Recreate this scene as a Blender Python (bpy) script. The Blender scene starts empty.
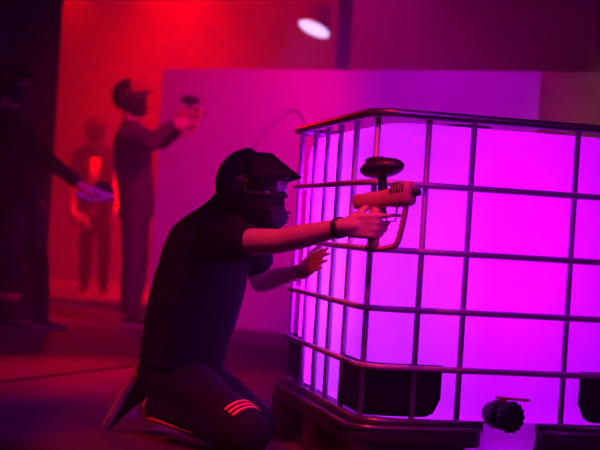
import bpy, bmesh, math, random
from mathutils import Vector, Matrix, Quaternion, noise

random.seed(7)
V = Vector
scene = bpy.context.scene
COL = scene.collection
PI = math.pi

# ------------------------------------------------------------------ camera
F_PX, ROLL, PITCH, CAM_H = 1481.0, 0.063, 0.003, 0.776
cr, sr = math.cos(ROLL), math.sin(ROLL)

def at(px, py, d):
    """world point seen at pixel (px, py) at distance d in front of the lens"""
    dx, dy = px - 300.0, py - 225.0
    u = cr * dx + sr * dy
    v = -sr * dx + cr * dy - F_PX * PITCH
    return V((u * d / F_PX, d, CAM_H - v * d / F_PX))

cam_data = bpy.data.cameras.new('camera')
cam = bpy.data.objects.new('camera', cam_data)
COL.objects.link(cam)
up0 = V((0, -math.sin(PITCH), math.cos(PITCH)))
right = V((cr, 0, 0)) + up0 * sr
up = V((-sr, 0, 0)) + up0 * cr
back = right.cross(up)
cam.matrix_world = Matrix(((right.x, up.x, back.x, 0), (right.y, up.y, back.y, 0), (right.z, up.z, back.z, CAM_H), (0, 0, 0, 1)))
cam_data.sensor_width = 36.0
cam_data.lens = 36.0 * F_PX / 600.0
cam_data.dof.use_dof = True
cam_data.dof.focus_distance = 4.75
cam_data.dof.aperture_fstop = 3.2
cam_data.clip_end = 100
scene.camera = cam

# ------------------------------------------------------------------ materials
def material(name, color, rough=0.6, metal=0.0, bump=0.0, bump_scale=60.0, var=0.0, var_scale=5.0, spec=0.5, emit=None, emit_strength=0.0, coat=0.0):
    m = bpy.data.materials.new(name)
    m.use_nodes = True
    nt = m.node_tree
    b = nt.nodes['Principled BSDF']
    b.inputs['Base Color'].default_value = (*color, 1)
    b.inputs['Roughness'].default_value = rough
    b.inputs['Metallic'].default_value = metal
    b.inputs['Specular IOR Level'].default_value = spec
    b.inputs['Coat Weight'].default_value = coat
    if emit:
        b.inputs['Emission Color'].default_value = (*emit, 1)
        b.inputs['Emission Strength'].default_value = emit_strength
    tc = None
    if bump or var:
        tc = nt.nodes.new('ShaderNodeTexCoord')
    if var:
        n = nt.nodes.new('ShaderNodeTexNoise'); n.inputs['Scale'].default_value = var_scale; n.inputs['Detail'].default_value = 5
        nt.links.new(tc.outputs['Object'], n.inputs['Vector'])
        r = nt.nodes.new('ShaderNodeValToRGB')
        r.color_ramp.elements[0].position = .3; r.color_ramp.elements[1].position = .7
        r.color_ramp.elements[0].color = (*[c * (1 - var) for c in color], 1)
        r.color_ramp.elements[1].color = (*[min(1, c * (1 + var)) for c in color], 1)
        nt.links.new(n.outputs['Fac'], r.inputs['Fac'])
        nt.links.new(r.outputs['Color'], b.inputs['Base Color'])
    if bump:
        n2 = nt.nodes.new('ShaderNodeTexNoise'); n2.inputs['Scale'].default_value = bump_scale; n2.inputs['Detail'].default_value = 4
        nt.links.new(tc.outputs['Object'], n2.inputs['Vector'])
        bp = nt.nodes.new('ShaderNodeBump'); bp.inputs['Strength'].default_value = bump; bp.inputs['Distance'].default_value = .02
        nt.links.new(n2.outputs['Fac'], bp.inputs['Height'])
        nt.links.new(bp.outputs['Normal'], b.inputs['Normal'])
    return m

M = {}
M['floor'] = material('worn rubber floor', (.15, .10, .10), .85, var=.35, var_scale=1.6, bump=.15, bump_scale=9)
M['column'] = material('grey painted steel column', (.34, .32, .34), .7, var=.1)
M['mark'] = material('faded grey paint', (.50, .46, .50), .8)
M['ceiling'] = material('dark ceiling', (.06, .06, .065), .9, var=.2)
M['wall'] = material('dark painted wall', (.10, .09, .10), .85, var=.25, var_scale=1.1)
M['partition'] = material('grey painted partition board', (.66, .62, .66), .75, var=.10, var_scale=1.3)
M['black_panel'] = material('black panel', (.006, .006, .007), .9, var=.2)
M['plywood'] = material('brown plywood', (.42, .22, .10), .7, var=.25, var_scale=3)
M['steel'] = material('galvanised tube steel', (.55, .52, .56), .5, .25, var=.12, var_scale=9)
M['rail'] = material('dull steel rail', (.24, .23, .25), .38, .7, var=.15, var_scale=9)
M['black_plastic'] = material('black plastic', (.018, .017, .020), .42, bump=.08, bump_scale=120)
M['pallet'] = material('dark pallet plastic', (.05, .045, .05), .5, bump=.1, bump_scale=40)
M['cap'] = material('dark valve plastic', (.018, .016, .02), .5, bump=.05, bump_scale=80)
M['red_plastic'] = material('red handle plastic', (.6, .10, .08), .4)
M['skin'] = material('skin', (.62, .36, .26), .5, bump=.04, bump_scale=160)
M['black_cloth'] = material('black jersey cloth', (.012, .011, .013), .85, bump=.35, bump_scale=14, spec=.15)
M['track_cloth'] = material('black tracksuit cloth', (.012, .011, .014), .75, bump=.3, bump_scale=12, spec=.2)
M['dark_red_cloth'] = material('dark grey cloth', (.075, .06, .065), .85, bump=.3, bump_scale=14, spec=.25)
M['stripe'] = material('pale tape stripe', (.80, .30, .12), .6)
M['rubber'] = material('pale rubber sole', (.55, .48, .46), .6)
M['shoe'] = material('black shoe leather', (.02, .02, .022), .5)
M['mask'] = material('matt black mask plastic', (.012, .011, .014), .7, bump=.05, bump_scale=70)
M['hood'] = material('black knit hood', (.03, .027, .033), .9, bump=.5, bump_scale=38, spec=.2)
M['gun'] = material('tan moulded marker shell', (.66, .30, .20), .45, bump=.04, bump_scale=90)
M['gun_dark'] = material('dark marker plastic', (.03, .025, .03), .4)
M['gun_pale'] = material('pale marker shell', (.70, .62, .68), .45)
M['orange_patch'] = material('orange patch', (.75, .22, .08), .75, bump=.2, bump_scale=14)
M['eye'] = material('eye', (.75, .72, .70), .25)
M['iris'] = material('iris', (.03, .02, .015), .2)
M['lips'] = material('lips', (.42, .18, .16), .5)
M['hair'] = material('dark hair', (.02, .015, .012), .6, bump=.4, bump_scale=60)

# clear lens
def lens_material():
    m = bpy.data.materials.new('clear goggle lens'); m.use_nodes = True
    nt = m.node_tree; nt.nodes.clear()
    o = nt.nodes.new('ShaderNodeOutputMaterial')
    t = nt.nodes.new('ShaderNodeBsdfTransparent'); t.inputs[0].default_value = (.55, .55, .60, 1)
    g = nt.nodes.new('ShaderNodeBsdfGlossy'); g.inputs['Roughness'].default_value = .12
    fr = nt.nodes.new('ShaderNodeFresnel'); fr.inputs['IOR'].default_value = 2.6
    mx = nt.nodes.new('ShaderNodeMixShader')
    nt.links.new(fr.outputs[0], mx.inputs[0]); nt.links.new(t.outputs[0], mx.inputs[1]); nt.links.new(g.outputs[0], mx.inputs[2])
    nt.links.new(mx.outputs[0], o.inputs['Surface'])
    return m
M['lens'] = lens_material()

# milky bottle plastic: light from inside comes through it
def bottle_material():
    m = bpy.data.materials.new('milky translucent plastic'); m.use_nodes = True
    nt = m.node_tree; nt.nodes.clear()
    o = nt.nodes.new('ShaderNodeOutputMaterial')
    tr = nt.nodes.new('ShaderNodeBsdfTranslucent')
    di = nt.nodes.new('ShaderNodeBsdfDiffuse'); di.inputs[0].default_value = (.8, .8, .82, 1)
    gl = nt.nodes.new('ShaderNodeBsdfGlossy'); gl.inputs['Roughness'].default_value = .25
    tc = nt.nodes.new('ShaderNodeTexCoord')
    n = nt.nodes.new('ShaderNodeTexNoise'); n.inputs['Scale'].default_value = 3.0; n.inputs['Detail'].default_value = 5
    r = nt.nodes.new('ShaderNodeValToRGB')
    r.color_ramp.elements[0].color = (.80, .80, .80, 1); r.color_ramp.elements[1].color = (.95, .95, .95, 1)
    nt.links.new(tc.outputs['Object'], n.inputs['Vector']); nt.links.new(n.outputs['Fac'], r.inputs['Fac']); nt.links.new(r.outputs['Color'], tr.inputs[0])
    m1 = nt.nodes.new('ShaderNodeMixShader'); m1.inputs[0].default_value = .18
    m2 = nt.nodes.new('ShaderNodeMixShader'); m2.inputs[0].default_value = .04
    nt.links.new(tr.outputs[0], m1.inputs[1]); nt.links.new(di.outputs[0], m1.inputs[2])
    nt.links.new(m1.outputs[0], m2.inputs[1]); nt.links.new(gl.outputs[0], m2.inputs[2])
    nt.links.new(m2.outputs[0], o.inputs['Surface'])
    return m
M['bottle'] = bottle_material()

# ------------------------------------------------------------------ mesh helpers
def obj(name, bm, mat, parent=None, smooth=True, loc=None):
    me = bpy.data.meshes.new(name)
    bmesh.ops.recalc_face_normals(bm, faces=bm.faces)
    bm.to_mesh(me); bm.free()
    return mobj(name, me, mat, parent, smooth)

def mobj(name, me, mat, parent=None, smooth=True):
    me.materials.clear(); me.materials.append(mat)
    if smooth:
        for p in me.polygons: p.use_smooth = True
    o = bpy.data.objects.new(name, me); COL.objects.link(o)
    if parent is not None:
        o.parent = parent
        o.matrix_parent_inverse = parent.matrix_world.inverted()
    return o

def tag(o, label, cat, group=None, kind=None):
    o['label'] = label; o['category'] = cat
    if group: o['group'] = group
    if kind: o['kind'] = kind
    return o

def empty(name, loc, rot=None):
    o = bpy.data.objects.new(name, None); COL.objects.link(o)
    o.empty_display_size = .1
    m = Matrix.Translation(V(loc))
    if rot is not None: m = m @ rot.to_4x4()
    o.matrix_world = m
    return o

def axes(x, z):
    """rotation matrix whose X axis is x and whose Z axis is close to z"""
    x = V(x).normalized(); y = V(z).cross(x).normalized(); z = x.cross(y)
    return Matrix(((x.x, y.x, z.x), (x.y, y.y, z.y), (x.z, y.z, z.z)))

def box(bm, c, s, rot=None, bev=0.0, seg=2):
    r = bmesh.ops.create_cube(bm, size=1.0)
    vs = r['verts']
    for v in vs:
        p = V((v.co.x * s[0], v.co.y * s[1], v.co.z * s[2]))
        v.co = (rot @ p if rot is not None else p)
        v.co += V(c)
    if bev:
        es = list({e for v in vs for e in v.link_edges})
        bmesh.ops.bevel(bm, geom=es, offset=bev, segments=seg, affect='EDGES', profile=.5)

def loft(bm, rings, closed_ends=True):
    R = [[bm.verts.new(p) for p in ring] for ring in rings]
    n = len(R[0])
    for a, b in zip(R[:-1], R[1:]):
        for i in range(n):
            bm.faces.new((a[i], a[(i + 1) % n], b[(i + 1) % n], b[i]))
    if closed_ends:
        bm.faces.new(R[0][::-1]); bm.faces.new(R[-1])
    return R

def frames(pts):
    n = len(pts); T = []
    for i in range(n):
        a = pts[max(0, i - 1)]; b = pts[min(n - 1, i + 1)]
        T.append((b - a).normalized())
    ref = V((0, 0, 1)) if abs(T[0].z) < .9 else V((1, 0, 0))
    N = [(ref - T[0] * ref.dot(T[0])).normalized()]
    for i in range(1, n):
        q = T[i - 1].rotation_difference(T[i])
        k = q @ N[-1]
        N.append((k - T[i] * k.dot(T[i])).normalized())
    return T, N

def tube(bm, pts, r, seg=10, closed=False):
    pts = [V(p) for p in pts]
    if closed:
        n = len(pts)
        ring = []
        T = [(pts[(i + 1) % n] - pts[i - 1]).normalized() for i in range(n)]
        up_ = V((0, 0, 1))
        for i in range(n):
            a = up_ if abs(T[i].dot(up_)) < .95 else V((1, 0, 0))
            s = T[i].cross(a).normalized(); w = s.cross(T[i])
            ring.append([bm.verts.new(pts[i] + (s * math.cos(2 * PI * k / seg) + w * math.sin(2 * PI * k / seg)) * r) for k in range(seg)])
        for i in range(n):
            a, b = ring[i], ring[(i + 1) % n]
            for k in range(seg):
                bm.faces.new((a[k], a[(k + 1) % seg], b[(k + 1) % seg], b[k]))
        return
    rr = r if isinstance(r, (list, tuple)) else [r] * len(pts)
    T, N = frames(pts)
    rings = []
    for p, t, nrm, q in zip(pts, T, N, rr):
        s = t.cross(nrm)
        rings.append([p + (nrm * math.cos(2 * PI * k / seg) + s * math.sin(2 * PI * k / seg)) * q for k in range(seg)])
    loft(bm, rings)

def capsule(bm, a, b, ra, rb, seg=16):
    a, b = V(a), V(b); d = (b - a)
    if d.length < 1e-5: d = V((0, 0, 1e-4))
    t = d.normalized()
    pts, rs = [], []
    for k in (0.98, .85, .6, .3): pts.append(a - t * ra * k); rs.append(ra * math.sqrt(max(0, 1 - k * k)))
    pts.append(a); rs.append(ra)
    pts.append((a + b) / 2); rs.append((ra + rb) / 2)
    pts.append(b); rs.append(rb)
    for k in (.3, .6, .85, .98): pts.append(b + t * rb * k); rs.append(rb * math.sqrt(max(0, 1 - k * k)))
    tube(bm, pts, rs, seg)

def chain(bm, pts, rs, seg=14):
    for i in range(len(pts) - 1): capsule(bm, pts[i], pts[i + 1], rs[i], rs[i + 1], seg)

def ellipsoid(bm, c, r, rot=None, seg=24):
    m = Matrix.Translation(V(c))
    if rot is not None: m = m @ rot.to_4x4()
    m = m @ Matrix.Diagonal((r[0], r[1], r[2], 1))
    bmesh.ops.create_uvsphere(bm, u_segments=seg, v_segments=seg // 2 + 2, radius=1.0, matrix=m)

def ellipse_loft(bm, secs, side, seg=28, p=2.3):
    """secs: (centre, half width along side, half depth); rings perpendicular to the spine"""
    pts = [V(s[0]) for s in secs]
    n = len(pts); rings = []
    for i, (c, a, b) in enumerate(secs):
        t = (pts[min(n - 1, i + 1)] - pts[max(0, i - 1)]).normalized()
        s = (V(side) - t * V(side).dot(t)).normalized()
        f = t.cross(s)
        ring = []
        for k in range(seg):
            w = 2 * PI * k / seg
            cx, sx = math.cos(w), math.sin(w)
            e = 2 / p
            ring.append(V(c) + s * a * math.copysign(abs(cx) ** e, cx) + f * b * math.copysign(abs(sx) ** e, sx))
        rings.append(ring)
    loft(bm, rings)

def remesh(bm, name, voxel=.008, smooth=4, wrinkle=0.0, wscale=9.0):
    me = bpy.data.meshes.new(name + '_raw')
    bmesh.ops.recalc_face_normals(bm, faces=bm.faces)
    bm.to_mesh(me); bm.free()
    o = bpy.data.objects.new('temporary_' + name, me); COL.objects.link(o)
    md = o.modifiers.new('r', 'REMESH'); md.mode = 'VOXEL'; md.voxel_size = voxel; md.use_smooth_shade = True
    sm = o.modifiers.new('s', 'SMOOTH'); sm.factor = .5; sm.iterations = smooth
    dg = bpy.context.evaluated_depsgraph_get()
    out = bpy.data.meshes.new_from_object(o.evaluated_get(dg))
    out.name = name
    bpy.data.objects.remove(o); bpy.data.meshes.remove(me)
    if wrinkle:
        ns = [v.normal.copy() for v in out.vertices]
        for v, nn in zip(out.vertices, ns):
            q = v.co * wscale
            h = noise.noise(V((q.x, q.y, q.z * 1.8))) + .5 * noise.noise(q * 2.3)
            v.co += nn * h * wrinkle
    return out

def joined(a, b):
    return [*a, *b]

def copy_tree(o, parent=None):
    c = o.copy(); COL.objects.link(c)
    if parent is not None:
        c.parent = parent; c.matrix_parent_inverse = o.matrix_parent_inverse.copy()
    for ch in list(o.children): copy_tree(ch, c)
    return c

# ------------------------------------------------------------------ the setting
def struct(name, bm, mat, label=None):
    o = obj(name, bm, mat, None, smooth=False)
    o['kind'] = 'structure'
    if label: o['label'] = label; o['category'] = 'wall'
    return o

X0, X1, Y0, Y1, ZC = -5.0, 5.0, -2.0, 18.0, 3.7
bm = bmesh.new(); box(bm, ((X0 + X1) / 2, (Y0 + Y1) / 2, -.05), (X1 - X0 + .2, Y1 - Y0 + .2, .1)); struct('floor', bm, M['floor'])
bm = bmesh.new(); box(bm, ((X0 + X1) / 2, (Y0 + Y1) / 2, ZC + .05), (X1 - X0 + .2, Y1 - Y0 + .2, .1)); struct('ceiling', bm, M['ceiling'])
bm = bmesh.new(); box(bm, (0, Y1 + .05, ZC / 2), (X1 - X0 + .2, .1, ZC)); struct('wall_back', bm, M['wall'])
bm = bmesh.new(); box(bm, (0, Y0 - .05, ZC / 2), (X1 - X0 + .2, .1, ZC)); struct('wall_front', bm, M['wall'])
bm = bmesh.new(); box(bm, (X0 - .05, (Y0 + Y1) / 2, ZC / 2), (.1, Y1 - Y0, ZC)); struct('wall_left', bm, M['wall'])
bm = bmesh.new(); box(bm, (X1 + .05, (Y0 + Y1) / 2, ZC / 2), (.1, Y1 - Y0, ZC)); struct('wall_right', bm, M['wall'])

# free-standing board partition behind the tank, its plywood end, and a black one at the side
PA, PB, PC = V((-1.14, 11.5, 0)), V((1.57, 10.1, 0)), V((3.3, 9.2, 0))
def board(name, a, b, h, mat, label, th=.05):
    bm = bmesh.new(); d = b - a
    rot = Matrix.Rotation(math.atan2(d.y, d.x), 3, 'Z')
    nrm = rot @ V((0, 1, 0))
    box(bm, (a + b) / 2 + nrm * th / 2 + V((0, 0, h / 2)), (d.length, th, h), rot, .006, 1)
    return struct(name, bm, mat, label)
wall_mid = board('wall_middle', PA, PB, 1.955, M['partition'], 'tall grey partition board behind the kneeling player')
board('wall_plywood', PB + (PC - PB).normalized() * .004, PC, 1.955, M['plywood'], 'brown plywood partition end behind the glowing tank')
board('wall_black', V((-4.2, 10.75, 0)), V((-1.80, 10.6, 0)), 3.3, M['black_panel'], 'black partition behind the dark standing player')
bm = bmesh.new()
for sx in (-1, 1): box(bm, (.262 + sx * .055, 12.2, ZC / 2), (.012, .12, ZC))
box(bm, (.262, 12.2, ZC / 2), (.10, .010, ZC)); struct('column', bm, M['column'], 'steel column rising behind the grey partition')
bm = bmesh.new(); box(bm, (2.26, 11.6, ZC / 2), (.10, .10, ZC), None, .006, 1); struct('column.001', bm, M['plywood'], 'brown post rising behind the plywood partition')
# painted curve on the partition face
def on_partition(px, py, off=.006):
    d = (PB - PA); n = V((d.y, -d.x, 0)).normalized()
    o = V((0, 0, CAM_H)); p = at(px, py, 10.0) - o
    k = (PA + n * off - o).dot(n) / p.dot(n)
    return o + p * k
bm = bmesh.new()
def arc(pts, r):
    P = []
    for i in range(len(pts) - 1):
        for k in range(4):
            f = k / 4; P.append(on_partition(pts[i][0] * (1 - f) + pts[i + 1][0] * f, pts[i][1] * (1 - f) + pts[i + 1][1] * f))
    tube(bm, P, r, 6)
arc([(252, 150), (262, 137), (272, 126), (281, 117), (288, 111), (295, 109), (301, 112), (305, 119), (307, 128)], .012)
o = obj('painted_curve', bm, M['mark'], wall_mid)

# thin seams across the floor matting
for (a, b) in (((-1.55, 6.16), (-.55, 8.50)),):
    bm = bmesh.new(); A, B = V((*a, .002)), V((*b, .002))
    rot = Matrix.Rotation(math.atan2(B.y - A.y, B.x - A.x), 3, 'Z')
    box(bm, (A + B) / 2, ((B - A).length, .05, .004), rot)
    s = obj('trim_%d' % (1 if b[0] > -.5 else 2), bm, M['black_panel'], None, False); s['kind'] = 'structure'

# haze filling the whole hall
bm = bmesh.new(); box(bm, (0, (Y0 + Y1) / 2, ZC / 2), (X1 - X0 + .8, Y1 - Y0 + .8, ZC + .6))
mh = bpy.data.materials.new('thin stage haze'); mh.use_nodes = True
nt = mh.node_tree; nt.nodes.clear()
oo = nt.nodes.new('ShaderNodeOutputMaterial'); vs = nt.nodes.new('ShaderNodeVolumeScatter')
vs.inputs['Color'].default_value = (1, 1, 1, 1); vs.inputs['Anisotropy'].default_value = .15
tc = nt.nodes.new('ShaderNodeTexCoord'); sep = nt.nodes.new('ShaderNodeSeparateXYZ'); mr = nt.nodes.new('ShaderNodeMapRange')
mr.inputs['From Min'].default_value = 9.5; mr.inputs['From Max'].default_value = 12.0; mr.inputs['To Min'].default_value = .017; mr.inputs['To Max'].default_value = .055
nt.links.new(tc.outputs['Object'], sep.inputs[0]); nt.links.new(sep.outputs['Y'], mr.inputs['Value']); nt.links.new(mr.outputs[0], vs.inputs['Density'])
nt.links.new(vs.outputs[0], oo.inputs['Volume'])
hz = obj('haze', bm, mh, None, False)
tag(hz, 'thin smoky haze filling the whole dark hall', 'haze', kind='stuff')

# ------------------------------------------------------------------ the caged tank
TY = .217
C0 = V((.220, 4.640, 0))
tank = empty('caged_tank', C0, Matrix.Rotation(TY, 3, 'Z'))
tag(tank, 'caged plastic liquid tank glowing magenta from inside on a dark pallet', 'tank')
TM = tank.matrix_world.copy()
def T_(x, y, z): return TM @ V((x, y, z))
W, L = 1.008, 1.215
RC = .085
def round_path(x0, y0, x1, y1, r, z, n=6):
    pts = []
    for (cx, cy, a0) in ((x1 - r, y0 + r, -90), (x1 - r, y1 - r, 0), (x0 + r, y1 - r, 90), (x0 + r, y0 + r, 180)):
        for k in range(n + 1):
            a = math.radians(a0 + 90 * k / n)
            pts.append(T_(cx + r * math.cos(a), cy + r * math.sin(a), z))
    return pts
HS = [.776 + h for h in (.384, .164, -.046, -.232, -.416)]
for i, z in enumerate(HS):
    bm = bmesh.new()
    if i == 0:
        tube(bm, round_path(-.004, -.004, W + .004, L + .004, RC, z), .0145, 10, closed=True)
        obj('top_rail', bm, M['rail'], tank)
    else:
        tube(bm, round_path(0, 0, W, L, RC, z), .0105, 8, closed=True)
        obj('horizontal_bar', bm, M['steel'], tank)
# vertical bars
arcp = RC - RC * math.sqrt(.5)
vp = []
for x in (.177, .327, .681, .831): vp += [(x, .015), (x, L - .015)]
for y in (.299, .517, .708, .900): vp += [(.015, y), (W - .015, y)]
for (x, y) in ((.020, .056), (W - .020, .056), (.020, L - .056), (W - .020, L - .056)): vp.append((x, y))
for (x, y) in vp:
    bm = bmesh.new(); tube(bm, [T_(x, y, .168), T_(x, y, HS[0])], .0100, 8)
    obj('vertical_bar', bm, M['steel'], tank)
# bottom cage frame
rp = round_path(.0, .0, W, L, RC, .190)
bm = bmesh.new(); tube(bm, [T_(W - .415, 0, .190)] + rp + [T_(.41, 0, .190)], .012, 8); obj('bottom_rail', bm, M['rail'], tank)

# bottle
bm = bmesh.new()
g = .034
def rr_ring(z, inset, r):
    x0, y0, x1, y1 = g + inset, g + inset, W - g - inset, L - g - inset
    pts = []
    for (cx, cy, a0) in ((x1 - r, y0 + r, -90), (x1 - r, y1 - r, 0), (x0 + r, y1 - r, 90), (x0 + r, y0 + r, 180)):
        for k in range(7):
            a = math.radians(a0 + 90 * k / 6)
            pts.append(T_(cx + r * math.cos(a), cy + r * math.sin(a), z))
    return pts
rings = []
for z, ins in ((.190, .05), (.196, .02), (.215, .006), (.25, 0), (.5, 0), (.8, 0), (1.045, 0), (1.09, .006), (1.125, .022), (1.14, .055), (1.145, .12)):
    rings.append(rr_ring(z, ins, .11))
loft(bm, rings, False); bm.faces.new([bm.verts[-28 + k] for k in range(28)]) if bm.verts.ensure_lookup_table() is None else None
obj('bottle', bm, M['bottle'], tank)
# filler neck and cap on the top
bm = bmesh.new(); tube(bm, [T_(W / 2, L / 2, 1.145), T_(W / 2, L / 2, 1.185)], .085, 24); obj('lid', bm, M['cap'], tank)

# outlet sump: glowing trough of the bottle that dips to the valve
bm = bmesh.new()
prof = []
for k in range(13):
    a = PI * k / 12
    prof.append((W / 2 + .005 + .10 * math.cos(a), .190 - .165 * math.sin(a) ** .7 if 0 < k < 12 else .190))
R = [[bm.verts.new(T_(x, y, z)) for x, z in prof] for y in (.036, .30)]
for k in range(12): bm.faces.new((R[0][k], R[0][k + 1], R[1][k + 1], R[1][k]))
bm.faces.new(R[0]); bm.faces.new(R[1])
obj('bottle_sump', bm, M['bottle'], tank)

# valve
valve = None
vc = T_(W / 2 - .040, -.022, .226)
vx = (TM.to_3x3() @ V((1, 0, 0))); vy = (TM.to_3x3() @ V((0, 1, 0)))
bm = bmesh.new()
vdir = (vy * -1 + vx * .35).normalized()
tube(bm, [vc - vdir * .055, vc - vdir * .03, vc - vdir * .028, vc + vdir * .012, vc + vdir * .014, vc + vdir * .045], [.036, .036, .046, .046, .042, .042], 24)
valve = obj('valve', bm, M['cap'], tank)
bm = bmesh.new()
e = vc + vdir * .045
tube(bm, [e - vdir * .012, e + vdir * .012, e + vdir * .018], [.046, .046, .040], 28)
for k in range(14):
    a = 2 * PI * k / 14
    s = vdir.cross(V((0, 0, 1))).normalized()
    c = e + (s * math.cos(a) + V((0, 0, 1)) * math.sin(a)) * .046
    tube(bm, [c - vdir * .012, c + vdir * .012], .005, 6)
obj('valve_cap', bm, M['cap'], valve)
bm = bmesh.new()
h0 = vc + V((0, 0, .054))
tube(bm, [vc + V((0, 0, .04)), h0 + V((0, 0, .004))], .016, 12)
box(bm, h0 + vx * .035 + V((0, 0, -.001)), (.115, .020, .008), Matrix.Rotation(TY, 3, 'Z') @ Matrix.Rotation(.05, 3, 'Y'), .003, 2)
obj('valve_handle', bm, M['red_plastic'], valve)

# black corner guards standing in the cage
def guard(cx, cy, sx, sy, la, lb):
    """curved plate around a cage corner: la along x, lb along y, upper corners square, lower corners rounded"""
    bm = bmesh.new()
    r = .1; off = .02
    path = []
    n = 8
    path_in = []
    for k in range(n + 1): path.append((la - (la - r) * k / n, off))
    for k in range(1, 9):
        a = -PI / 2 - (PI / 2) * k / 8
        path.append((r + (r - off) * math.cos(a), r + (r - off) * math.sin(a)))
    for k in range(1, n + 1): path.append((off, r + (lb - r) * k / n))
    tot = [0]
    for i in range(1, len(path)): tot.append(tot[-1] + math.dist(path[i], path[i - 1]))
    Lp = tot[-1]
    rows = []
    for (x, y), s in zip(path, tot):
        e_ = min(s, Lp - s)
        zb = .205 + (.06 * (1 - math.sqrt(max(0, 1 - (1 - e_ / .06) ** 2))) if e_ < .06 else 0)
        col = []
        for k in range(5):
            z = zb + (.372 - zb) * k / 4
            col.append(bm.verts.new(T_(cx + sx * x, cy + sy * y, z)))
        rows.append(col)
    for a, b in zip(rows[:-1], rows[1:]):
        for k in range(4): bm.faces.new((a[k], b[k], b[k + 1], a[k + 1]))
    geom = bmesh.ops.solidify(bm, geom=bm.faces[:], thickness=.007)
    obj('corner_guard', bm, M['black_plastic'], tank)
guard(0, 0, 1, 1, .272, .345)
guard(W, 0, -1, 1, .268, .275)
guard(0, L, 1, -1, .268, .275)
guard(W, L, -1, -1, .268, .275)

# pallet: deck with a rolled rim, corner feet and skids
pal = bmesh.new()
o_ = .032
def deck_ring(z, out, r=.10):
    return round_path(-out, -out, W + out, L + out, r, z, 8)
# the deck leaves out the trough for the valve: two halves
def half(x0, x1, roundside):
    r = .09
    pts = []
    if roundside < 0: cs = ((x0, -o_, 1), )
    def pth(z, grow=0.0, dip=0.0):
        P = []
        y0, y1 = -o_ - grow, L + o_ + grow
        if roundside < 0:
            xa, xb = -o_ - grow, x1
            for k in range(7):
                a = math.radians(180 + 90 * k / 6); P.append(T_(xa + r + r * math.cos(a), y0 + r + r * math.sin(a), z))
            for k in range(5):
                a = math.radians(-90 + 90 * k / 4); P.append(T_(xb - .03 + .03 * math.cos(a), y0 + .03 + .03 * math.sin(a), z))
            for k in range(5):
                a = math.radians(90 * k / 4); P.append(T_(xb - .03 + .03 * math.cos(a), y1 - .03 + .03 * math.sin(a), z))
            for k in range(7):
                a = math.radians(90 + 90 * k / 6); P.append(T_(xa + r + r * math.cos(a), y1 - r + r * math.sin(a), z))
        return P
    return pth
obj_deck = bmesh.new()
def deck_outline(z, grow):
    y0, y1, xa, xb = -o_ - grow, L + o_ + grow, -o_ - grow, W + o_ + grow
    r = .09; P = []
    for (cx, cy, a0) in ((xb - r, y1 - r, 0), (xa + r, y1 - r, 90), (xa + r, y0 + r, 180)):
        for k in range(7):
            a = math.radians(a0 + 90 * k / 6); P.append(T_(cx + r * math.cos(a), cy + r * math.sin(a), z))
    # front edge with the notch for the valve
    for (x, y) in ((.30, y0), (.375, y0 + .004), (.405, y0 + .03), (.415, .30), (W - .405, .30), (W - .395, y0 + .03), (W - .365, y0 + .004), (W - .29, y0)):
        P.append(T_(x, y, z))
    a0 = -90
    for k in range(7):
        a = math.radians(a0 + 90 * k / 6); P.append(T_(xb - r + r * math.cos(a), y0 + r + r * math.sin(a), z))
    return P
loft(obj_deck, [deck_outline(.118, -.004), deck_outline(.124, 0), deck_outline(.166, 0), deck_outline(.172, -.004)])
obj('pallet_deck', obj_deck, M['pallet'], tank)
bm = bmesh.new()
P = deck_outline(.172, -.002)
tube(bm, P, .0095, 8, closed=True)
obj('pallet_rim', bm, M['rail'], tank)

# feet: front and rear corner blocks and mid blocks, with a rounded inner shoulder
def foot(xa, xb, ya, yb, shoulder):
    bm = bmesh.new()
    prof = []
    zt = .120
    if shoulder > 0:      # shoulder on the +x end
        prof = [(xa, .0), (xb - .02, .0)]
        for k in range(9):
            a = math.radians(90 * k / 8); prof.append((xb - .08 + .08 * math.cos(a), .04 + .08 * math.sin(a)))
        prof.append((xa, zt))
    elif shoulder < 0:
        prof = [(xb, 0), (xb, zt)]
        for k in range(9):
            a = math.radians(90 + 90 * k / 8); prof.append((xa + .08 + .08 * math.cos(a), .04 + .08 * math.sin(a)))
        prof.append((xa + .02, 0))
    else:
        prof = [(xa, 0), (xb, 0), (xb, zt), (xa, zt)]
    loft(bm, [[T_(x, y, z) for x, z in prof] for y in (ya, yb)])
    bmesh.ops.bevel(bm, geom=[e for e in bm.edges if len(e.link_faces) == 2 and e.calc_face_angle() > .6], offset=.006, segments=1, affect='EDGES')
    obj('pallet_foot', bm, M['pallet'], tank, smooth=False)
for (ya, yb) in ((-.022, .15), (.53, .68), (1.07, L + .022)):
    foot(-.022, .40, ya, yb, 1)
    foot(W - .40, W + .022, ya, yb, -1)
for xa, xb in ((-.022, .12), (W / 2 - .06, W / 2 + .06), (W - .12, W + .022)):
    bm = bmesh.new(); box(bm, T_((xa + xb) / 2, L / 2, .011), (xb - xa - .004, L + .04, .020), Matrix.Rotation(TY, 3, 'Z'), .003, 1)
    obj('skid', bm, M['pallet'], tank, smooth=False)

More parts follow.
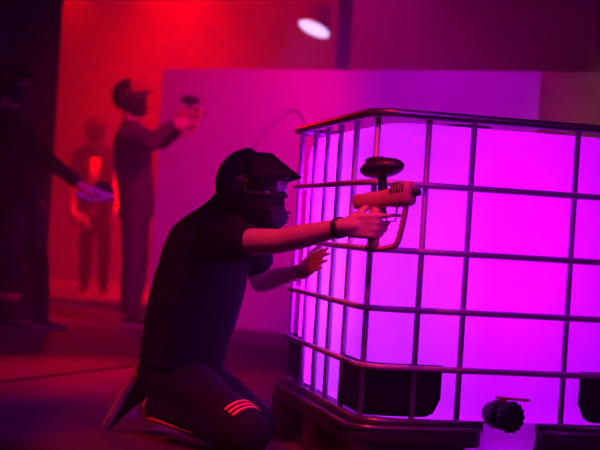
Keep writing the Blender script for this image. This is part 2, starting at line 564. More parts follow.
# ------------------------------------------------------------------ people
def hand(bm, wrist, d, n, thumb_side, curl=(20, 25, 20), k=1.0, index_curl=None, thumb_curl=.5, spread=.03):
    """palm, four unequal fingers bent towards n, thumb from the side of the palm near its base"""
    d = V(d).normalized(); n = (V(n) - d * V(n).dot(d)).normalized()
    s = d.cross(n)
    if s.dot(V(thumb_side)) < 0: s = -s
    w = V(wrist)
    # palm: a flattened block from overlapping strips
    for i, off in enumerate((.030, .010, -.010, -.029)):
        a = w + d * .012 * k + s * off * .75 * k
        b = w + d * (.092 - (.006 if i in (0, 3) else 0)) * k + s * off * k
        capsule(bm, a, b, .0155 * k, .0125 * k, 10)
    capsule(bm, w - d * .02 * k, w + d * .03 * k, .025 * k, .024 * k, 12)
    seg = ((.042, .027, .021), (.047, .030, .022), (.043, .028, .021), (.034, .021, .018))
    for i, off in enumerate((.031, .0105, -.0105, -.030)):
        p = w + d * (.092, .097, .092, .084)[i] * k + s * off * k
        ang = 0
        fd0 = (d + s * spread * (1.5 - i) * .6).normalized()
        cc = index_curl if (i == 0 and index_curl) else curl
        rs = (.0092, .0082, .0074, .0062) if i < 3 else (.008, .0072, .0066, .0056)
        for j in range(3):
            ang += math.radians(cc[j])
            fd = fd0 * math.cos(ang) + n * math.sin(ang)
            q = p + fd * seg[i][j] * k
            capsule(bm, p, q, rs[j] * k, rs[j + 1] * k, 10)
            p = q
    # thumb
    p = w + d * .022 * k + s * .026 * k + n * .006 * k
    td = (d * .62 + s * .62 + n * .25 * thumb_curl * 2).normalized()
    q = p + td * .044 * k; capsule(bm, p, q, .014 * k, .0115 * k, 10)
    td = (d * .85 + s * .25 + n * .7 * thumb_curl).normalized()
    r = q + td * .032 * k; capsule(bm, q, r, .0112 * k, .0095 * k, 10)
    td = (d * .95 + n * .9 * thumb_curl).normalized()
    capsule(bm, r, r + td * .024 * k, .0095 * k, .0075 * k, 10)

def shoe(owner, heel, toe, upv, k=1.0, mats=('shoe', 'rubber')):
    heel, toe = V(heel), V(toe)
    R = axes(toe - heel, upv)
    x, y, z = R.col[0], R.col[1], R.col[2]
    Ln = (toe - heel).length
    bm = bmesh.new(); rings = []
    for f, w, h in ((-.02, .026, .05), (.03, .034, .085), (.15, .038, .095), (.3, .038, .090), (.45, .041, .070), (.62, .047, .055), (.78, .048, .046), (.9, .042, .038), (.985, .024, .028)):
        c = heel + x * Ln * f; ring = []
        for j in range(16):
            a = 2 * PI * j / 16
            cy, cz = math.cos(a), math.sin(a)
            ring.append(c + y * w * k * math.copysign(abs(cy) ** .8, cy) + z * (.018 + (h - .018) * .5 * (1 + math.copysign(abs(cz) ** .8, cz))) * k)
        rings.append(ring)
    loft(bm, rings)
    u = obj('shoe', bm, M[mats[0]], owner)
    bm = bmesh.new(); rings = []
    for zz, gr in ((0.001, -.003), (.004, 0), (.020, 0), (.023, -.002)):
        ring = []
        for f, w in ((-.03, .018), (0, .033), (.12, .040), (.3, .040), (.5, .044), (.7, .052), (.85, .049), (.96, .034), (1.01, .014)):
            ring.append(heel + x * Ln * f + y * (w + gr) * k + z * zz * k)
        for f, w in reversed(((-.03, .018), (0, .033), (.12, .040), (.3, .040), (.5, .044), (.7, .052), (.85, .049), (.96, .034), (1.01, .014))):
            ring.append(heel + x * Ln * f - y * (w + gr) * k + z * zz * k)
        rings.append(ring)
    loft(bm, rings)
    obj('sole', bm, M[mats[1]], u, smooth=False)
    return u

def band(owner, name, a, b, f, r, width, mat, arc=None):
    """a flat tape band round the limb a-b at fraction f"""
    a, b = V(a), V(b); t = (b - a).normalized(); c = a + (b - a) * f
    ref = V((0, 0, 1)) if abs(t.z) < .9 else V((1, 0, 0))
    s = t.cross(ref).normalized(); w = s.cross(t)
    bm = bmesh.new()
    if arc is not None:
        d, half = arc
        s = (V(d) - t * V(d).dot(t)).normalized(); w = t.cross(s)
        A = [math.radians(-half + 2 * half * k / 16) for k in range(17)]
        rings = [[c + t * q + (s * math.cos(x) + w * math.sin(x)) * rr for (q, rr) in ((-width / 2, r - .006), (-width / 2, r), (width / 2, r), (width / 2, r - .006))] for x in A]
        loft(bm, rings)
        return obj(name, bm, M[mat], owner)
    rings = []
    for (q, rr) in ((-width / 2, r - .004), (-width / 2, r), (width / 2, r), (width / 2, r - .004)):
        rings.append([c + t * q + (s * math.cos(2 * PI * k / 32) + w * math.sin(2 * PI * k / 32)) * rr for k in range(32)])
    rings.append(rings[0])
    loft(bm, rings, False)
    bmesh.ops.remove_doubles(bm, verts=bm.verts, dist=1e-5)
    return obj(name, bm, M[mat], owner)

def head_kit(owner, H, F, U, hood=True, visor_mat='mask', fine=True):
    """mask, lens, visor, strap and hood on a head centred at H that faces F"""
    F = V(F).normalized(); U = (V(U) - F * V(U).dot(F)).normalized(); S = F.cross(U)
    P = lambda f, s, u: V(H) + F * f + S * s + U * u
    R3 = Matrix((F, S, U)).transposed()
    vox = .005 if fine else .009
    # mask shell
    bm = bmesh.new()
    secs = ((-.006, .104, .088), (-.030, .109, .090), (-.05, .111, .089), (-.07, .113, .085), (-.095, .110, .074), (-.118, .094, .056), (-.132, .075, .036))
    rings = []
    for u, f, s in secs:
        ring = []
        for k in range(30):
            a = -2.0 + 4.0 * k / 29
            ring.append(P(.012 + f * math.cos(a) - .012 * (u + .02) * 6 * 0, s * math.sin(a), u + .045 * max(0, abs(a) - 1.1) * 1.0))
        rings.append(ring)
    R = [[bm.verts.new(p) for p in ring] for ring in rings]
    for a, b in zip(R[:-1], R[1:]):
        for k in range(29): bm.faces.new((a[k], a[k + 1], b[k + 1], b[k]))
    bmesh.ops.solidify(bm, geom=bm.faces[:], thickness=-.006)
    mk = obj('mask', bm, M['mask'], owner)
    # muzzle with vents
    bm = bmesh.new()
    loft(bm, [[P(f, math.cos(2 * PI * k / 20) * s, -.082 + math.sin(2 * PI * k / 20) * h) for k in range(20)] for f, s, h in ((.09, .058, .048), (.114, .052, .042), (.124, .042, .034), (.127, .02, .016))])
    for q in (-1, 1):
        for j in range(3):
            box(bm, P(.104 - j * .004, q * .052, -.066 - j * .016), (.036, .010, .006), R3, .002, 1)
    obj('muzzle', bm, M['mask'], mk)
    # goggle frame
    def ring_pt(a, u, rf=.122, rs=.092): return P(.004 + rf * math.cos(a), rs * math.sin(a), u)
    bm = bmesh.new()
    loop = []
    n = 18
    for k in range(n): loop.append(ring_pt(-1.25 + 2.5 * k / (n - 1), .050))
    for k in range(1, 5): loop.append(ring_pt(1.25 + .10 * math.sin(PI * k / 5), .050 - .062 * k / 5))
    for k in range(n):
        a = 1.25 - 2.5 * k / (n - 1)
        loop.append(ring_pt(a, -.012 + .010 * math.exp(-(a / .22) ** 2)))
    for k in range(1, 5): loop.append(ring_pt(-1.25 - .10 * math.sin(PI * k / 5), -.012 + .062 * k / 5))
    tube(bm, loop, .0065, 8, closed=True)
    obj('goggle_frame', bm, M['mask'], mk)
    # lens
    bm = bmesh.new()
    R = []
    for j in range(5):
        u = -.012 + .060 * j / 4
        R.append([bm.verts.new(ring_pt(-1.27 + 2.54 * k / 23, u, .121 + .003 * math.sin(PI * j / 4), .091)) for k in range(24)])
    for a, b in zip(R[:-1], R[1:]):
        for k in range(23): bm.faces.new((a[k], a[k + 1], b[k + 1], b[k]))
    bmesh.ops.solidify(bm, geom=bm.faces[:], thickness=.0015)
    obj('lens', bm, M['lens'], mk)
    # visor peak
    bm = bmesh.new(); R = []
    for j in range(6):
        t = j / 5
        row = []
        for k in range(21):
            a = -1.2 + 2.4 * k / 20
            reach = (1 - .35 * abs(a) / 1.2) * .112 * t
            row.append(bm.verts.new(P((.050 + reach * 1.24) * math.cos(a) + .006, (.078 + reach * .42) * math.sin(a), .128 - .074 * t - .012 * (a / 1.2) ** 2 * (1 + t))))
        R.append(row)
    for a, b in zip(R[:-1], R[1:]):
        for k in range(20): bm.faces.new((a[k], a[k + 1], b[k + 1], b[k]))
    bmesh.ops.solidify(bm, geom=bm.faces[:], thickness=.006)
    obj('visor', bm, M[visor_mat], mk)
    # strap round the back of the head
    bm = bmesh.new(); rows = []
    for u in (-.004, .034):
        rows.append([P(-.006 + .118 * math.cos(a), .098 * math.sin(a), u - .006 * math.cos(a)) for a in [1.3 + (2 * PI - 2.6) * k / 24 for k in range(25)]])
    Rv = [[bm.verts.new(p) for p in row] for row in rows]
    for k in range(24): bm.faces.new((Rv[0][k], Rv[0][k + 1], Rv[1][k + 1], Rv[1][k]))
    bmesh.ops.solidify(bm, geom=bm.faces[:], thickness=.004)
    obj('strap', bm, M['gun_dark'], mk)
    if hood:
        bm = bmesh.new()
        nv, nu = 20, 36
        R = []
        for j in range(nv + 1):
            th = PI * (.02 + .80 * j / nv)
            row = []
            for k in range(nu):
                a = 2 * PI * k / nu
                st = math.sin(th)
                f, s, u = (.114 * st * math.cos(a) - .022), .099 * st * math.sin(a), .118 * math.cos(th) + .016
                bump = 1 + .045 * math.sin(3 * a + 1) * st * max(0, math.cos(th)) + .03 * math.sin(7 * a) * st
                row.append(bm.verts.new(P(f * bump, s * bump, u * (1 if u < 0 else 1 + .06 * math.cos(a + 2.6)))))
            R.append(row)
        top = R[0]
        bm.faces.new(top)
        for j in range(nv):
            for k in range(nu):
                a = 2 * PI * (k + .5) / nu
                th = PI * (.02 + .80 * (j + .5) / nv)
                u = .118 * math.cos(th) + .016
                if math.cos(a) > .15 and u < .055: continue
                bm.faces.new((R[j][k], R[j][(k + 1) % nu], R[j + 1][(k + 1) % nu], R[j + 1][k]))
        for v in [v for v in bm.verts if not v.link_faces]: bm.verts.remove(v)
        bmesh.ops.solidify(bm, geom=bm.faces[:], thickness=.006)
        obj('hood', bm, M['hood'], owner)
    return mk

def head_shape(bm, H, F, U):
    F = V(F).normalized(); U = (V(U) - F * V(U).dot(F)).normalized(); S = F.cross(U)
    P = lambda f, s, u: V(H) + F * f + S * s + U * u
    R3 = Matrix((F, S, U)).transposed()
    ellipsoid(bm, P(-.006, 0, .028), (.094, .075, .088), R3)
    ellipsoid(bm, P(.018, 0, -.045), (.066, .058, .075), R3)
    ellipsoid(bm, P(.052, 0, -.092), (.028, .030, .022), R3, 14)
    capsule(bm, P(.082, 0, .004), P(.098, 0, -.030), .009, .014, 10)          # nose
    for q in (-1, 1):
        ellipsoid(bm, P(.000, q * .077, -.012), (.020, .008, .031), R3 @ Matrix.Rotation(.15 * q, 3, 'X'), 12)   # ears
        capsule(bm, P(.078, q * .012, .022), P(.068, q * .05, .022), .011, .010, 8)   # brow
        ellipsoid(bm, P(.055, q * .042, -.03), (.022, .02, .018), R3, 12)      # cheek
    capsule(bm, P(.081, -.018, -.062), P(.081, .018, -.062), .0075, .0075, 8)  # lips

def face_parts(owner, H, F, U):
    F = V(F).normalized(); U = (V(U) - F * V(U).dot(F)).normalized(); S = F.cross(U)
    P = lambda f, s, u: V(H) + F * f + S * s + U * u
    for q in (-1, 1):
        bm = bmesh.new(); ellipsoid(bm, P(.076, q * .032, 0), (.0125, .0125, .0125), None, 16); e = obj('eye', bm, M['eye'], owner)
        bm = bmesh.new(); ellipsoid(bm, P(.0865, q * .032, 0), (.0055, .0055, .0055), None, 12); obj('iris', bm, M['iris'], e)

def person(label, J, side, F, head_F, cloth=('black_cloth', 'track_cloth'), vox=.006, sleeve=.62, hands=None, torso=None, visor='mask', group=None, thigh=(.088, .066), shin=(.064, .046), wrinkle=.006, shirt_hem=None, fine=True, long_sleeve=False):
    """body skin as one continuous mesh; shirt, trousers, shoes, mask and hood are its children"""
    side = V(side).normalized()
    JN = 6 if len(torso) > 7 else 5
    # skin body
    bm = bmesh.new()
    U = V(J.get('head_up', (0, 0, 1)))
    head_shape(bm, J['head'], head_F, U)
    capsule(bm, J['neck'] - V((0, 0, .03)), V(J['head']) + V((0, 0, -.05)), .062, .054)
    ellipse_loft(bm, [(c, a * .88, b * .86) for c, a, b in torso], side)
    for s in 'RL':
        sh, el, wr = J['sh' + s], J['el' + s], J['wr' + s]
        capsule(bm, torso[JN][0], sh, .055, .052)
        chain(bm, [sh, V(sh).lerp(el, .45), el, V(el).lerp(wr, .35), wr], [.052, .047, .039, .040, .0265])
        hd = hands[s]
        hand(bm, wr, hd['d'], hd['n'], hd['s'], hd.get('curl', (20, 25, 20)), hd.get('k', 1.0), hd.get('index'), hd.get('thumb', .5))
        hp, kn, an = J['hip' + s], J['kn' + s], J['an' + s]
        chain(bm, [hp, kn], [thigh[0] * .88, thigh[1] * .82]); chain(bm, [kn, V(kn).lerp(an, .35), an], [thigh[1] * .80, .052, .036])
    me = remesh(bm, 'person', vox if fine else .008, 4)
    body = mobj('person', me, M['skin'])
    tag(body, label, 'person', 'paintball players')
    face_parts(body, J['head'], head_F, U)
    # shirt
    bm = bmesh.new()
    ellipse_loft(bm, torso, side)
    for s in 'RL':
        sh, el, wr = V(J['sh' + s]), V(J['el' + s]), V(J['wr' + s])
        capsule(bm, torso[JN][0], sh, .075, .066)
        if long_sleeve: chain(bm, [sh, el, el.lerp(wr, .93)], [.066, .056, .044])
        else:
            tube(bm, [sh.lerp(el, -.1), sh, sh.lerp(el, sleeve * .5), sh.lerp(el, sleeve)], [.05, .068, .066, .063], 18)
    me = remesh(bm, 'shirt', .009 if fine else .014, 3, wrinkle, 8)
    shirt = mobj('shirt', me, M[cloth[0]], body)
    # trousers
    bm = bmesh.new()
    pl = (V(J['hipR']) + V(J['hipL'])) / 2
    ellipsoid(bm, pl + V((0, 0, .01)), (.16, .125, .12), axes(side, (0, 0, 1)))
    ellipse_loft(bm, [(torso[0][0] - (V(torso[0][0]) - pl) * .5, torso[0][1] * .94, torso[0][2] * .94), (torso[0][0] + (V(torso[1][0]) - V(torso[0][0])) * .35, torso[0][1] * .93, torso[0][2] * .93)], side)
    for s in 'RL':
        hp, kn, an = V(J['hip' + s]), V(J['kn' + s]), V(J['an' + s])
        chain(bm, [hp, hp.lerp(kn, .5), kn], [thigh[0] * 1.06, (thigh[0] + thigh[1]) / 2, thigh[1]])
        chain(bm, [kn, kn.lerp(an, .4), kn.lerp(an, .93)], [thigh[1], shin[0], shin[1]])
    me = remesh(bm, 'trousers', .009 if fine else .014, 3, wrinkle, 8)
    tr = mobj('trousers', me, M[cloth[1]], body)
    for s in 'RL':
        h, t, u = J['foot' + s]
        shoe(body, h, t, u)
    head_kit(body, J['head'], head_F, U, True, visor, fine)
    return body, shirt, tr

# ------------------------------------------------------------------ paintball marker
def make_marker(shell='gun'):
    root = empty('paintball_marker', (0, 0, 0))
    # local frame: x muzzle, z up; origin at the top of the grip
    bm = bmesh.new()
    secs = ((-.118, .018, .018, .030), (-.112, .022, .024, .030), (-.03, .023, .026, .031), (.035, .024, .028, .032), (.05, .027, .036, .036), (.10, .028, .039, .039), (.118, .026, .036, .040), (.124, .018, .024, .040))
    rings = []
    for x, w, h, zc in secs:
        ring = []
        for k in range(24):
            a = 2 * PI * k / 24; c, s = math.cos(a), math.sin(a)
            ring.append(V((x, w * math.copysign(abs(c) ** .7, c), zc + h * math.copysign(abs(s) ** .7, s))))
        rings.append(ring)
    loft(bm, rings)
    obj('receiver', bm, M[shell], root)
    for j in range(5):
        bm = bmesh.new(); rings = []
        x = .052 + j * .012
        for dx_ in (-.003, .003):
            rings.append([V((x + dx_ + .004 * math.sin(PI * k / 14), .0290 * math.cos(PI * k / 14), .044 + .0335 * math.sin(PI * k / 14) ** .7)) for k in range(15)] + [V((x + dx_ + .004 * math.sin(PI * k / 14), .0270 * math.cos(PI * k / 14), .044 + .0315 * math.sin(PI * k / 14) ** .7)) for k in range(14, -1, -1)])
        loft(bm, rings); obj('vent_rib', bm, M['gun_dark'], root)
    bm = bmesh.new(); tube(bm, [V((.118, 0, .040)), V((.150, 0, .040)), V((.151, 0, .040)), V((.128, 0, .040))], [.013, .012, .008, .008], 16); obj('barrel', bm, M['gun_dark'], root)
    # grip
    bm = bmesh.new(); rings = []
    for z, x, a, b in ((.012, -.028, .026, .017), (-.02, -.034, .022, .016), (-.06, -.042, .022, .0165), (-.10, -.052, .023, .017), (-.118, -.056, .025, .018)):
        rings.append([V((x + a * math.cos(2 * PI * k / 18), b * math.sin(2 * PI * k / 18), z)) for k in range(18)])
    loft(bm, rings); obj('grip', bm, M[shell], root)
    # hand guard loop from the nose down and back to the grip
    bm = bmesh.new()
    pts = [V((.094, 0, .01)), V((.086, 0, -.02)), V((.071, 0, -.06)), V((.056, 0, -.096)), V((.047, 0, -.110)), V((.034, 0, -.117)), V((.0, 0, -.120)), V((-.05, 0, -.121)), V((-.082, 0, -.118))]
    T, N = frames(pts)
    rings = []
    for p, t in zip(pts, T):
        y = V((0, 1, 0)); n_ = t.cross(y)
        rings.append([p + y * .0115 * math.cos(2 * PI * k / 12) + n_ * .0095 * math.sin(2 * PI * k / 12) for k in range(12)])
    loft(bm, rings); obj('guard_loop', bm, M[shell], root)
    bm = bmesh.new(); tube(bm, [V((.002, 0, .006)), V((.006, 0, -.012)), V((.001, 0, -.030))], [.005, .0045, .003], 8); obj('trigger', bm, M['gun_dark'], root)
    bm = bmesh.new(); tube(bm, [V((-.006, 0, .000)), V((.012, 0, -.040)), V((.045, 0, -.040)), V((.055, 0, .000))], .003, 8); obj('trigger_guard', bm, M[shell], root)
    # hopper and its neck
    bm = bmesh.new(); tube(bm, [V((.0, 0, .050)), V((.0, 0, .060)), V((.0, 0, .078)), V((-.002, 0, .098))], [.016, .0165, .0135, .017], 16); nk = obj('feed_neck', bm, M['gun_dark'], root)
    bm = bmesh.new(); tube(bm, [V((-.004, .0, .066)), V((-.018, .0, .066))], [.006, .006], 10); obj('clamp_knob', bm, M['gun_dark'], nk)
    bm = bmesh.new(); ellipsoid(bm, (.0, 0, .126), (.086, .054, .031), Matrix.Rotation(-.03, 3, 'Y'), 28)
    hp = obj('hopper', bm, M['gun_dark'], root)
    bm = bmesh.new(); ellipsoid(bm, (-.02, 0, .153), (.045, .036, .010), None, 20); obj('hopper_lid', bm, M['gun_dark'], hp)
    return root

def place(root, origin, fwd, upv):
    R = axes(fwd, upv)
    root.matrix_world = Matrix.Translation(V(origin)) @ R.to_4x4() @ Matrix.Diagonal((.87, 1, 1, 1))

def hold(wr, fwd, upv):
    """marker origin and right-hand pose for a wrist that holds a marker pointing along fwd"""
    R = axes(fwd, upv); f, u = R.col[0].copy(), R.col[2].copy()
    d = Quaternion(u, math.radians(15)) @ f
    n = u.cross(d).normalized()
    return V(wr) + f * .036 + u * .050 + d * .080 + n * .030, dict(d=d, n=n, s=u, curl=(62, 85, 50), index=(18, 34, 22), thumb=.6)

# ------------------------------------------------------------------ the kneeling player
KF = V((.79, -.61, 0)); KS = V((-.61, -.79, 0))          # facing, own right-hand side
GF = V((.795, -.60, .13)).normalized()
K = dict(hipR=at(168, 372, 5.25), knR=at(246, 433, 4.93), anR=at(152, 406, 5.22), hipL=at(168, 372, 5.25) + V((.06, .12, 0)), knL=V((-.12, 5.14, .085)), anL=V((-.42, 5.44, .10)),
         neck=at(226, 214, 5.07), head=at(252, 190, 4.97), shR=at(219, 243, 4.93), elR=at(280, 250, 4.77), wrR=at(343, 235, 4.585),
         shL=at(250, 240, 5.22), elL=at(261, 282, 5.38), wrL=at(302, 271, 5.20))
K['footR'] = (at(134, 370, 5.27), at(102, 424, 5.40), (at(160, 408, 5.30) - at(120, 398, 5.30)))
K['footL'] = (V((-.47, 5.50, .17)), V((-.55, 5.66, .01)), (.7, .35, .5))
torso = [(at(180, 366, 5.25), .165, .118), (at(186, 340, 5.24), .170, .122), (at(193, 312, 5.21), .182, .132), (at(200, 282, 5.18), .178, .132), (at(206, 256, 5.14), .172, .124), (at(213, 235, 5.11), .165, .108), (at(220, 220, 5.08), .105, .080), (at(228, 207, 5.06), .068, .066), (at(233, 199, 5.05), .064, .064)]
GO = at(384, 209, 4.52)
hd_ = V((.92, -.38, .06)).normalized(); kn_n = V((.38, .92, 0)).normalized()
gup = axes(GF, (0, 0, 1)).col[2]
K['wrR'] = GO - GF * .036 - gup * .050 - hd_ * .080 - kn_n * .030
K['elR'] = K['shR'].lerp(K['wrR'], .53) + V((-.01, -.01, -.022))
print('arm', (K['shR'] - K['elR']).length, (K['elR'] - K['wrR']).length)
hR = dict(d=hd_, n=kn_n, s=(0, 0, 1), curl=(62, 85, 50), index=(14, 32, 22), k=1.0, thumb=.6)
dirL = (at(328, 253, 5.01) - K['wrL']).normalized()
tank_n = TM.to_3x3() @ V((1, 0, 0))
hL = dict(d=dirL, n=tank_n + V((0, .2, -.2)), s=(0, 0, 1), curl=(5, 8, 6), thumb=.2, k=1.0)
player, shirt, trs = person('person in black kneeling beside the glowing tank, aiming a marker past its corner', K, KS, KF, (.82, -.57, -.02),
       hands=dict(R=hR, L=hL), torso=torso, sleeve=.55, thigh=(.104, .084), shin=(.066, .050))
# watch band, knee stripes, side seam stripe
wd = (K['wrR'] - K['elR']).normalized()
band(player, 'watch_band', K['wrR'] - wd * .06, K['wrR'], .5, .033, .022, 'gun_dark')
for i in range(3): band(trs, 'stripe', K['hipR'], K['knR'], .875 + i * .042, .0925 - .0015 * i, .0110, 'stripe', ((.52, -.72, .62), 42))
bm = bmesh.new()
a = K['anR'].lerp(K['knR'], .02); b = K['anR'].lerp(K['knR'], .52)
off = V((-.15, -.75, -.55)).normalized()
tube(bm, [a + off * .060, a.lerp(b, .5) + off * .064, b + off * .066], [.006, .006, .005], 8); obj('side_stripe', bm, M['stripe'], trs)

marker = make_marker()
place(marker, GO, GF, (0, 0, 1))
tag(marker, 'tan paintball marker with black hopper in the kneeling player\'s hand', 'paintball marker', 'paintball markers')

# ------------------------------------------------------------------ the standing players behind
def relaxed(d, n, s): return dict(d=d, n=n, s=s, curl=(35, 45, 30), thumb=.6)
D2 = 10.75
F2 = V((.94, -.34, 0)); S2 = V((-.34, -.94, 0))
g2 = at(181, 113, 10.55)
J2 = dict(hipR=at(133, 212, 10.68), hipL=at(138, 212, 10.84), knR=at(131, 264, 10.66), knL=at(140, 263, 10.92), anR=at(126, 314, 10.70), anL=at(133, 312, 10.95),
          neck=at(131, 124, 10.76), head=at(130, 98, 10.74), shR=at(126, 136, 10.60), shL=at(138, 135, 10.90), elR=at(150, 144, 10.42), wrR=at(172, 124, 10.50), elL=at(162, 142, 10.80), wrL=at(178, 130, 10.72))
J2['footR'] = (at(123, 324, 10.72), at(123, 324, 10.72) + F2 * .25, (0, 0, 1))
J2['footL'] = (J2['anL'] - F2 * .06, J2['anL'] + F2 * .19, (0, 0, 1))
for k in ('footR', 'footL'):
    h, t, u = J2[k]; J2[k] = (V((h.x, h.y, .0)), V((t.x, t.y, .0)), u)
t2 = [(at(137, 216, 10.76), .165, .115), (at(136, 195, 10.76), .165, .115), (at(134, 172, 10.76), .17, .118), (at(132, 150, 10.76), .18, .122), (at(131, 136, 10.76), .17, .105), (at(131, 128, 10.76), .10, .08), (at(131, 121, 10.76), .062, .062)]
go2, h2 = hold(J2['wrR'], F2, (0, 0, 1))
hh = dict(R=h2, L=dict(d=(.8, -.5, .1), n=(0, 0, 1), s=(.5, .8, 0), curl=(30, 35, 25)))
p2, _, tr2 = person('person standing at the partition edge, arms raised, aiming a marker sideways', J2, S2, F2, (.96, -.28, 0), ('dark_red_cloth', 'dark_red_cloth'), hands=hh, torso=t2, visor='orange_patch', fine=False, long_sleeve=True)  # orange visor: the red light falling on it is put into its colour
m2 = copy_tree(marker)
place(m2, go2, F2, (0, 0, 1))
tag(m2, 'small marker raised in the hands of the player by the partition edge', 'paintball marker', 'paintball markers')

F3 = V((.93, -.36, 0)); S3 = V((-.36, -.93, 0))
J3 = dict(hipR=at(14, 212, 9.76), hipL=at(28, 210, 9.94), knR=at(12, 268, 9.70), knL=at(40, 268, 9.96), anR=at(5, 326, 9.72), anL=at(42, 322, 10.0),
          neck=at(9, 110, 9.86), head=at(11, 84, 9.84), shR=at(14, 126, 9.66), shL=at(20, 124, 10.02), elR=at(45, 158, 9.56), wrR=at(78, 183, 9.50), elL=at(44, 160, 10.0), wrL=at(34, 196, 9.9))
J3['footR'] = (J3['anR'] - F3 * .06, J3['anR'] + F3 * .19, (0, 0, 1)); J3['footL'] = (J3['anL'] - F3 * .06, J3['anL'] + F3 * .19, (0, 0, 1))
for k in ('footR', 'footL'):
    h, t, u = J3[k]; J3[k] = (V((h.x, h.y, .0)), V((t.x, t.y, .0)), u)
t3 = [(at(19, 216, 9.86), .18, .13), (at(18, 196, 9.86), .18, .13), (at(15, 170, 9.86), .185, .13), (at(12, 144, 9.86), .19, .13), (at(10, 126, 9.86), .175, .11), (at(9, 116, 9.86), .10, .08), (at(9, 107, 9.86), .062, .062)]
gd3 = (at(120, 203, 9.40) - at(84, 187, 9.48)).normalized()
go3, h3 = hold(J3['wrR'], gd3, (.15, .9, .35))
hh = dict(R=h3, L=relaxed((.1, -.1, -1), (.3, -.9, 0), (.9, .3, 0)))
p3, _, tr3 = person('person in black standing against the black partition, one arm lowered forward', J3, S3, F3, (.95, -.32, -.05), ('black_cloth', 'track_cloth'), hands=hh, torso=t3, fine=False, long_sleeve=True)
band(tr3, 'stripe', J3['knR'], J3['anR'], .48, .068, .05, 'stripe')
m3 = copy_tree(marker)
for c in m3.children_recursive:
    if c.data.materials[0] == M['gun']:
        c.data = c.data.copy(); c.data.materials[0] = M['gun_pale']
place(m3, go3, gd3, (.15, .9, .35))
tag(m3, 'pale marker pointed down in the lowered hand of the dark standing player', 'paintball marker', 'paintball markers')

D4 = 14.7
F4 = V((.35, -.94, 0)); S4 = V((-.94, -.35, 0))
J4 = dict(hipR=at(87, 208, D4), hipL=at(103, 207, D4), knR=at(86, 250, D4 - .05), knL=at(104, 248, D4 - .05), anR=at(84, 290, D4), anL=at(103, 289, D4),
          neck=at(95, 145, D4), head=at(95, 131, D4 - .05), shR=at(79, 155, D4), shL=at(111, 154, D4), elR=at(74, 184, D4), wrR=at(73, 213, D4 - .1), elL=at(116, 182, D4), wrL=at(117, 208, D4 - .12))
J4['head'] = at(95, 130, D4 - .05)
J4['footR'] = (J4['anR'] - F4 * .06, J4['anR'] + F4 * .19, (0, 0, 1)); J4['footL'] = (J4['anL'] - F4 * .06, J4['anL'] + F4 * .19, (0, 0, 1))
for k in ('footR', 'footL'):
    h, t, u = J4[k]; J4[k] = (V((h.x, h.y, .0)), V((t.x, t.y, .0)), u)
t4 = [(at(95, 212, D4), .165, .115), (at(95, 196, D4), .165, .115), (at(95, 180, D4), .17, .12), (at(95, 165, D4), .18, .12), (at(95, 154, D4), .17, .105), (at(95, 149, D4), .10, .08), (at(95, 143, D4), .062, .062)]
go4, h4 = hold(J4['wrR'], (.45, -.25, -.86), (.8, -.2, .5))
hh = dict(R=h4, L=relaxed((0, -.1, -1), (-1, 0, 0), (.2, -.9, 0)))
p4, sh4, tr4 = person('person standing far back in the red haze, marker hanging from one hand', J4, S4, F4, (.5, -.86, 0), ('black_cloth', 'black_cloth'), hands=hh, torso=t4, fine=False)
bm = bmesh.new(); box(bm, at(94, 171, D4 - .128), (.10, .012, .26), axes((.94, .35, 0), (.18, 0, 1)), .005, 1); obj('chest_panel', bm, M['orange_patch'], sh4)  # flat orange panel on the far player's chest
m4 = copy_tree(marker)
for c in m4.children_recursive:
    if c.data.materials[0] == M['gun']:
        c.data = c.data.copy(); c.data.materials[0] = M['gun_pale']
place(m4, go4, (.45, -.25, -.86), (.8, -.2, .5))
tag(m4, 'marker hanging down beside the far player in the red haze', 'paintball marker', 'paintball markers')

# ------------------------------------------------------------------ stage lamp
LP = at(315, 27, 15.8)
lamp = empty('stage_light', LP); tag(lamp, 'small violet glowing round stage light high up behind the partition', 'lamp')
ln = (V((.0, -.52, -.60))).normalized()
ln = (Quaternion((0, 1, 0), math.radians(20)) @ V((0, -.24, -.96))).normalized()
bm = bmesh.new()
tube(bm, [LP - ln * .26, LP - ln * .25, LP - ln * .10, LP - ln * .02, LP + ln * .02], [.06, .10, .13, .185, .190], 28); obj('housing', bm, M['black_plastic'], lamp)
bm = bmesh.new(); tube(bm, [LP + ln * .021, LP + ln * .026, LP + ln * .030], [.172, .172, .12], 32)
obj('lamp_lens', bm, material('violet lamp glow', (.1, .1, .1), .4, emit=(.62, .48, 1.0), emit_strength=2.2), lamp)
bm = bmesh.new()
sx = ln.cross(V((0, 0, 1))).normalized()
c = LP - ln * .12
tube(bm, [c + sx * .16, c + sx * .20 + V((0, 0, .03)), c + sx * .20 + V((0, 0, .22)), c + V((0, 0, .27)), c - sx * .20 + V((0, 0, .22)), c - sx * .20 + V((0, 0, .03)), c - sx * .16], .012, 8); obj('yoke', bm, M['black_plastic'], lamp)
bm = bmesh.new(); tube(bm, [c + V((0, 0, .26)), V((c.x, c.y, ZC - .002))], .016, 10); obj('drop_rod', bm, M['black_plastic'], lamp)

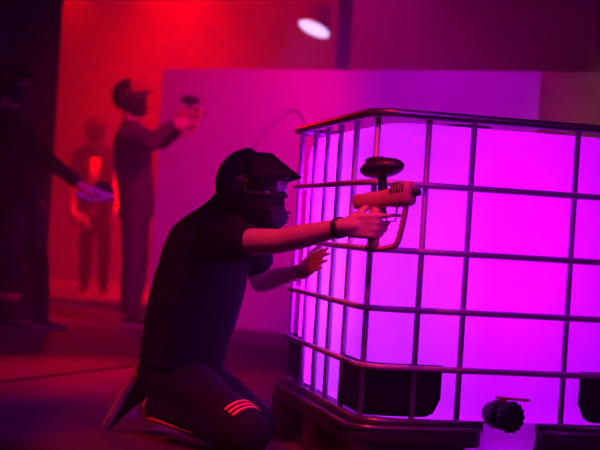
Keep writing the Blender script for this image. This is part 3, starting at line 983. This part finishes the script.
# ------------------------------------------------------------------ lights
def light(kind, name, loc, color, power, size=.1, target=None, cone=None, blend=.3):
    l = bpy.data.lights.new(name, kind); l.color = color; l.energy = power
    if kind == 'AREA': l.shape = 'DISK'; l.size = size
    else: l.shadow_soft_size = size
    if kind == 'SPOT': l.spot_size = math.radians(cone); l.spot_blend = blend
    o = bpy.data.objects.new(name, l); COL.objects.link(o); o.location = loc
    if target is not None: o.rotation_euler = (V(target) - V(loc)).to_track_quat('-Z', 'Y').to_euler()
    return o
for (x, y, z, p, c) in ((.48, .37, .62, 9.5, (.47, 0, 1)), (.48, .37, .92, 10, (.47, 0, 1))):
    light('POINT', 'tank_lamp', T_(x, y, z), c, p, .14)
light('AREA', 'tank_rear_lamp', T_(.50, .75, .70), (.60, 0, 1), 45, .4, T_(.40, 1.2, .84))
light('AREA', 'tank_side_lamp', T_(.42, .62, .62), (.36, .055, 1), 4, .4, T_(0, .62, .62))
light('SPOT', 'red_glow_spot', (-1.42, 14.2, 3.66), (1, 0, 0), 3300, .15, (-1.15, 15.4, 1.2), 84, 1.0)
light('SPOT', 'red_glow_spot', (-1.05, 14.2, 3.66), (1, 0, 0), 1900, .15, (-.85, 17.2, 2.6), 110, 1.0)
light('SPOT', 'red_far_fill', (-1.75, 12.9, 3.6), (1, .01, 0), 240, .08, (-2.0, 14.6, 1.1), 34, .6)  # added fill that brightens the far player from the front
light('SPOT', 'violet_marker_fill', (.3, 7.6, 3.5), (1, 0, .9), 240, .08, (-1.33, 9.4, 1.06), 9, .6)  # added narrow beam to brighten the pale marker and the arm
light('SPOT', 'red_back_spot', (-2.95, 17.2, 3.5), (1, 0, 0), 900, .12, (-1.25, 9, 0), 32, .5)
light('SPOT', 'red_floor_fill', (-.75, 8.6, 3.6), (1, 0, 0), 750, .12, (-.95, 7.3, 0), 33, 1.0)  # added overhead fill that reddens the floor
light('SPOT', 'red_partition_fill', (.6, 8.2, 3.5), (1, .0, .06), 620, .12, (-.95, 11.0, 1.3), 44, .6)  # added red fill for the partition's left end and the middle player
light('SPOT', 'red_front_spot', (-.35, 3.2, 3.4), (1, .02, .05), 440, .08, (.06, 4.62, .80), 17, .8)
light('SPOT', 'red_side_spot', (-2.6, 3.6, 2.8), (1, .02, .02), 260, .08, (-.42, 5.12, .2), 17, .6)
light('SPOT', 'warm_side_spot', (3.2, 6.6, 3.2), (1, .62, .30), 120, .1, (2.65, 9.7, 1.75), 32, .8)
light('SPOT', 'purple_partition_fill', (1.3, 6.8, 3.6), (.84, 0, 1), 600, .15, (.40, 10.7, 1.25), 46, 1.0)  # added purple fill that lifts the partition face behind the tank
light('SPOT', 'purple_haze_fill', (.45, 12.6, 3.65), (.9, 0, 1), 620, .15, (1.0, 16.5, 1.4), 58, 1.0)  # added so the haze above the partition glows purple
light('SPOT', 'violet_player_fill', (1.3, 2.0, 3.0), (.55, 0, 1), 150, .1, (-.2, 5.05, .62), 22, .8)  # added violet fill on the kneeling player, imitating spill from the tank
light('SPOT', 'violet_cage_fill', (1.6, .2, 3.3), (.75, 0, 1), 170, .2, (.62, 4.7, .62), 24, .8)  # added fill from near the camera, lifts the dark cage bars
light('SPOT', 'violet_lamp_light', LP + ln * .12, (.55, .03, 1), 40, .12, LP + ln * 3, 80, .8)

w = bpy.data.worlds.new('world'); scene.world = w; w.use_nodes = True
w.node_tree.nodes['Background'].inputs[0].default_value = (0, 0, 0, 1)
w.node_tree.nodes['Background'].inputs[1].default_value = 0
scene.view_settings.view_transform = 'Standard'
scene.view_settings.look = 'None'
scene.view_settings.gamma = 1
scene.view_settings.use_curve_mapping = False
scene.view_settings.exposure = 0
scene.cycles.volume_bounces = 2
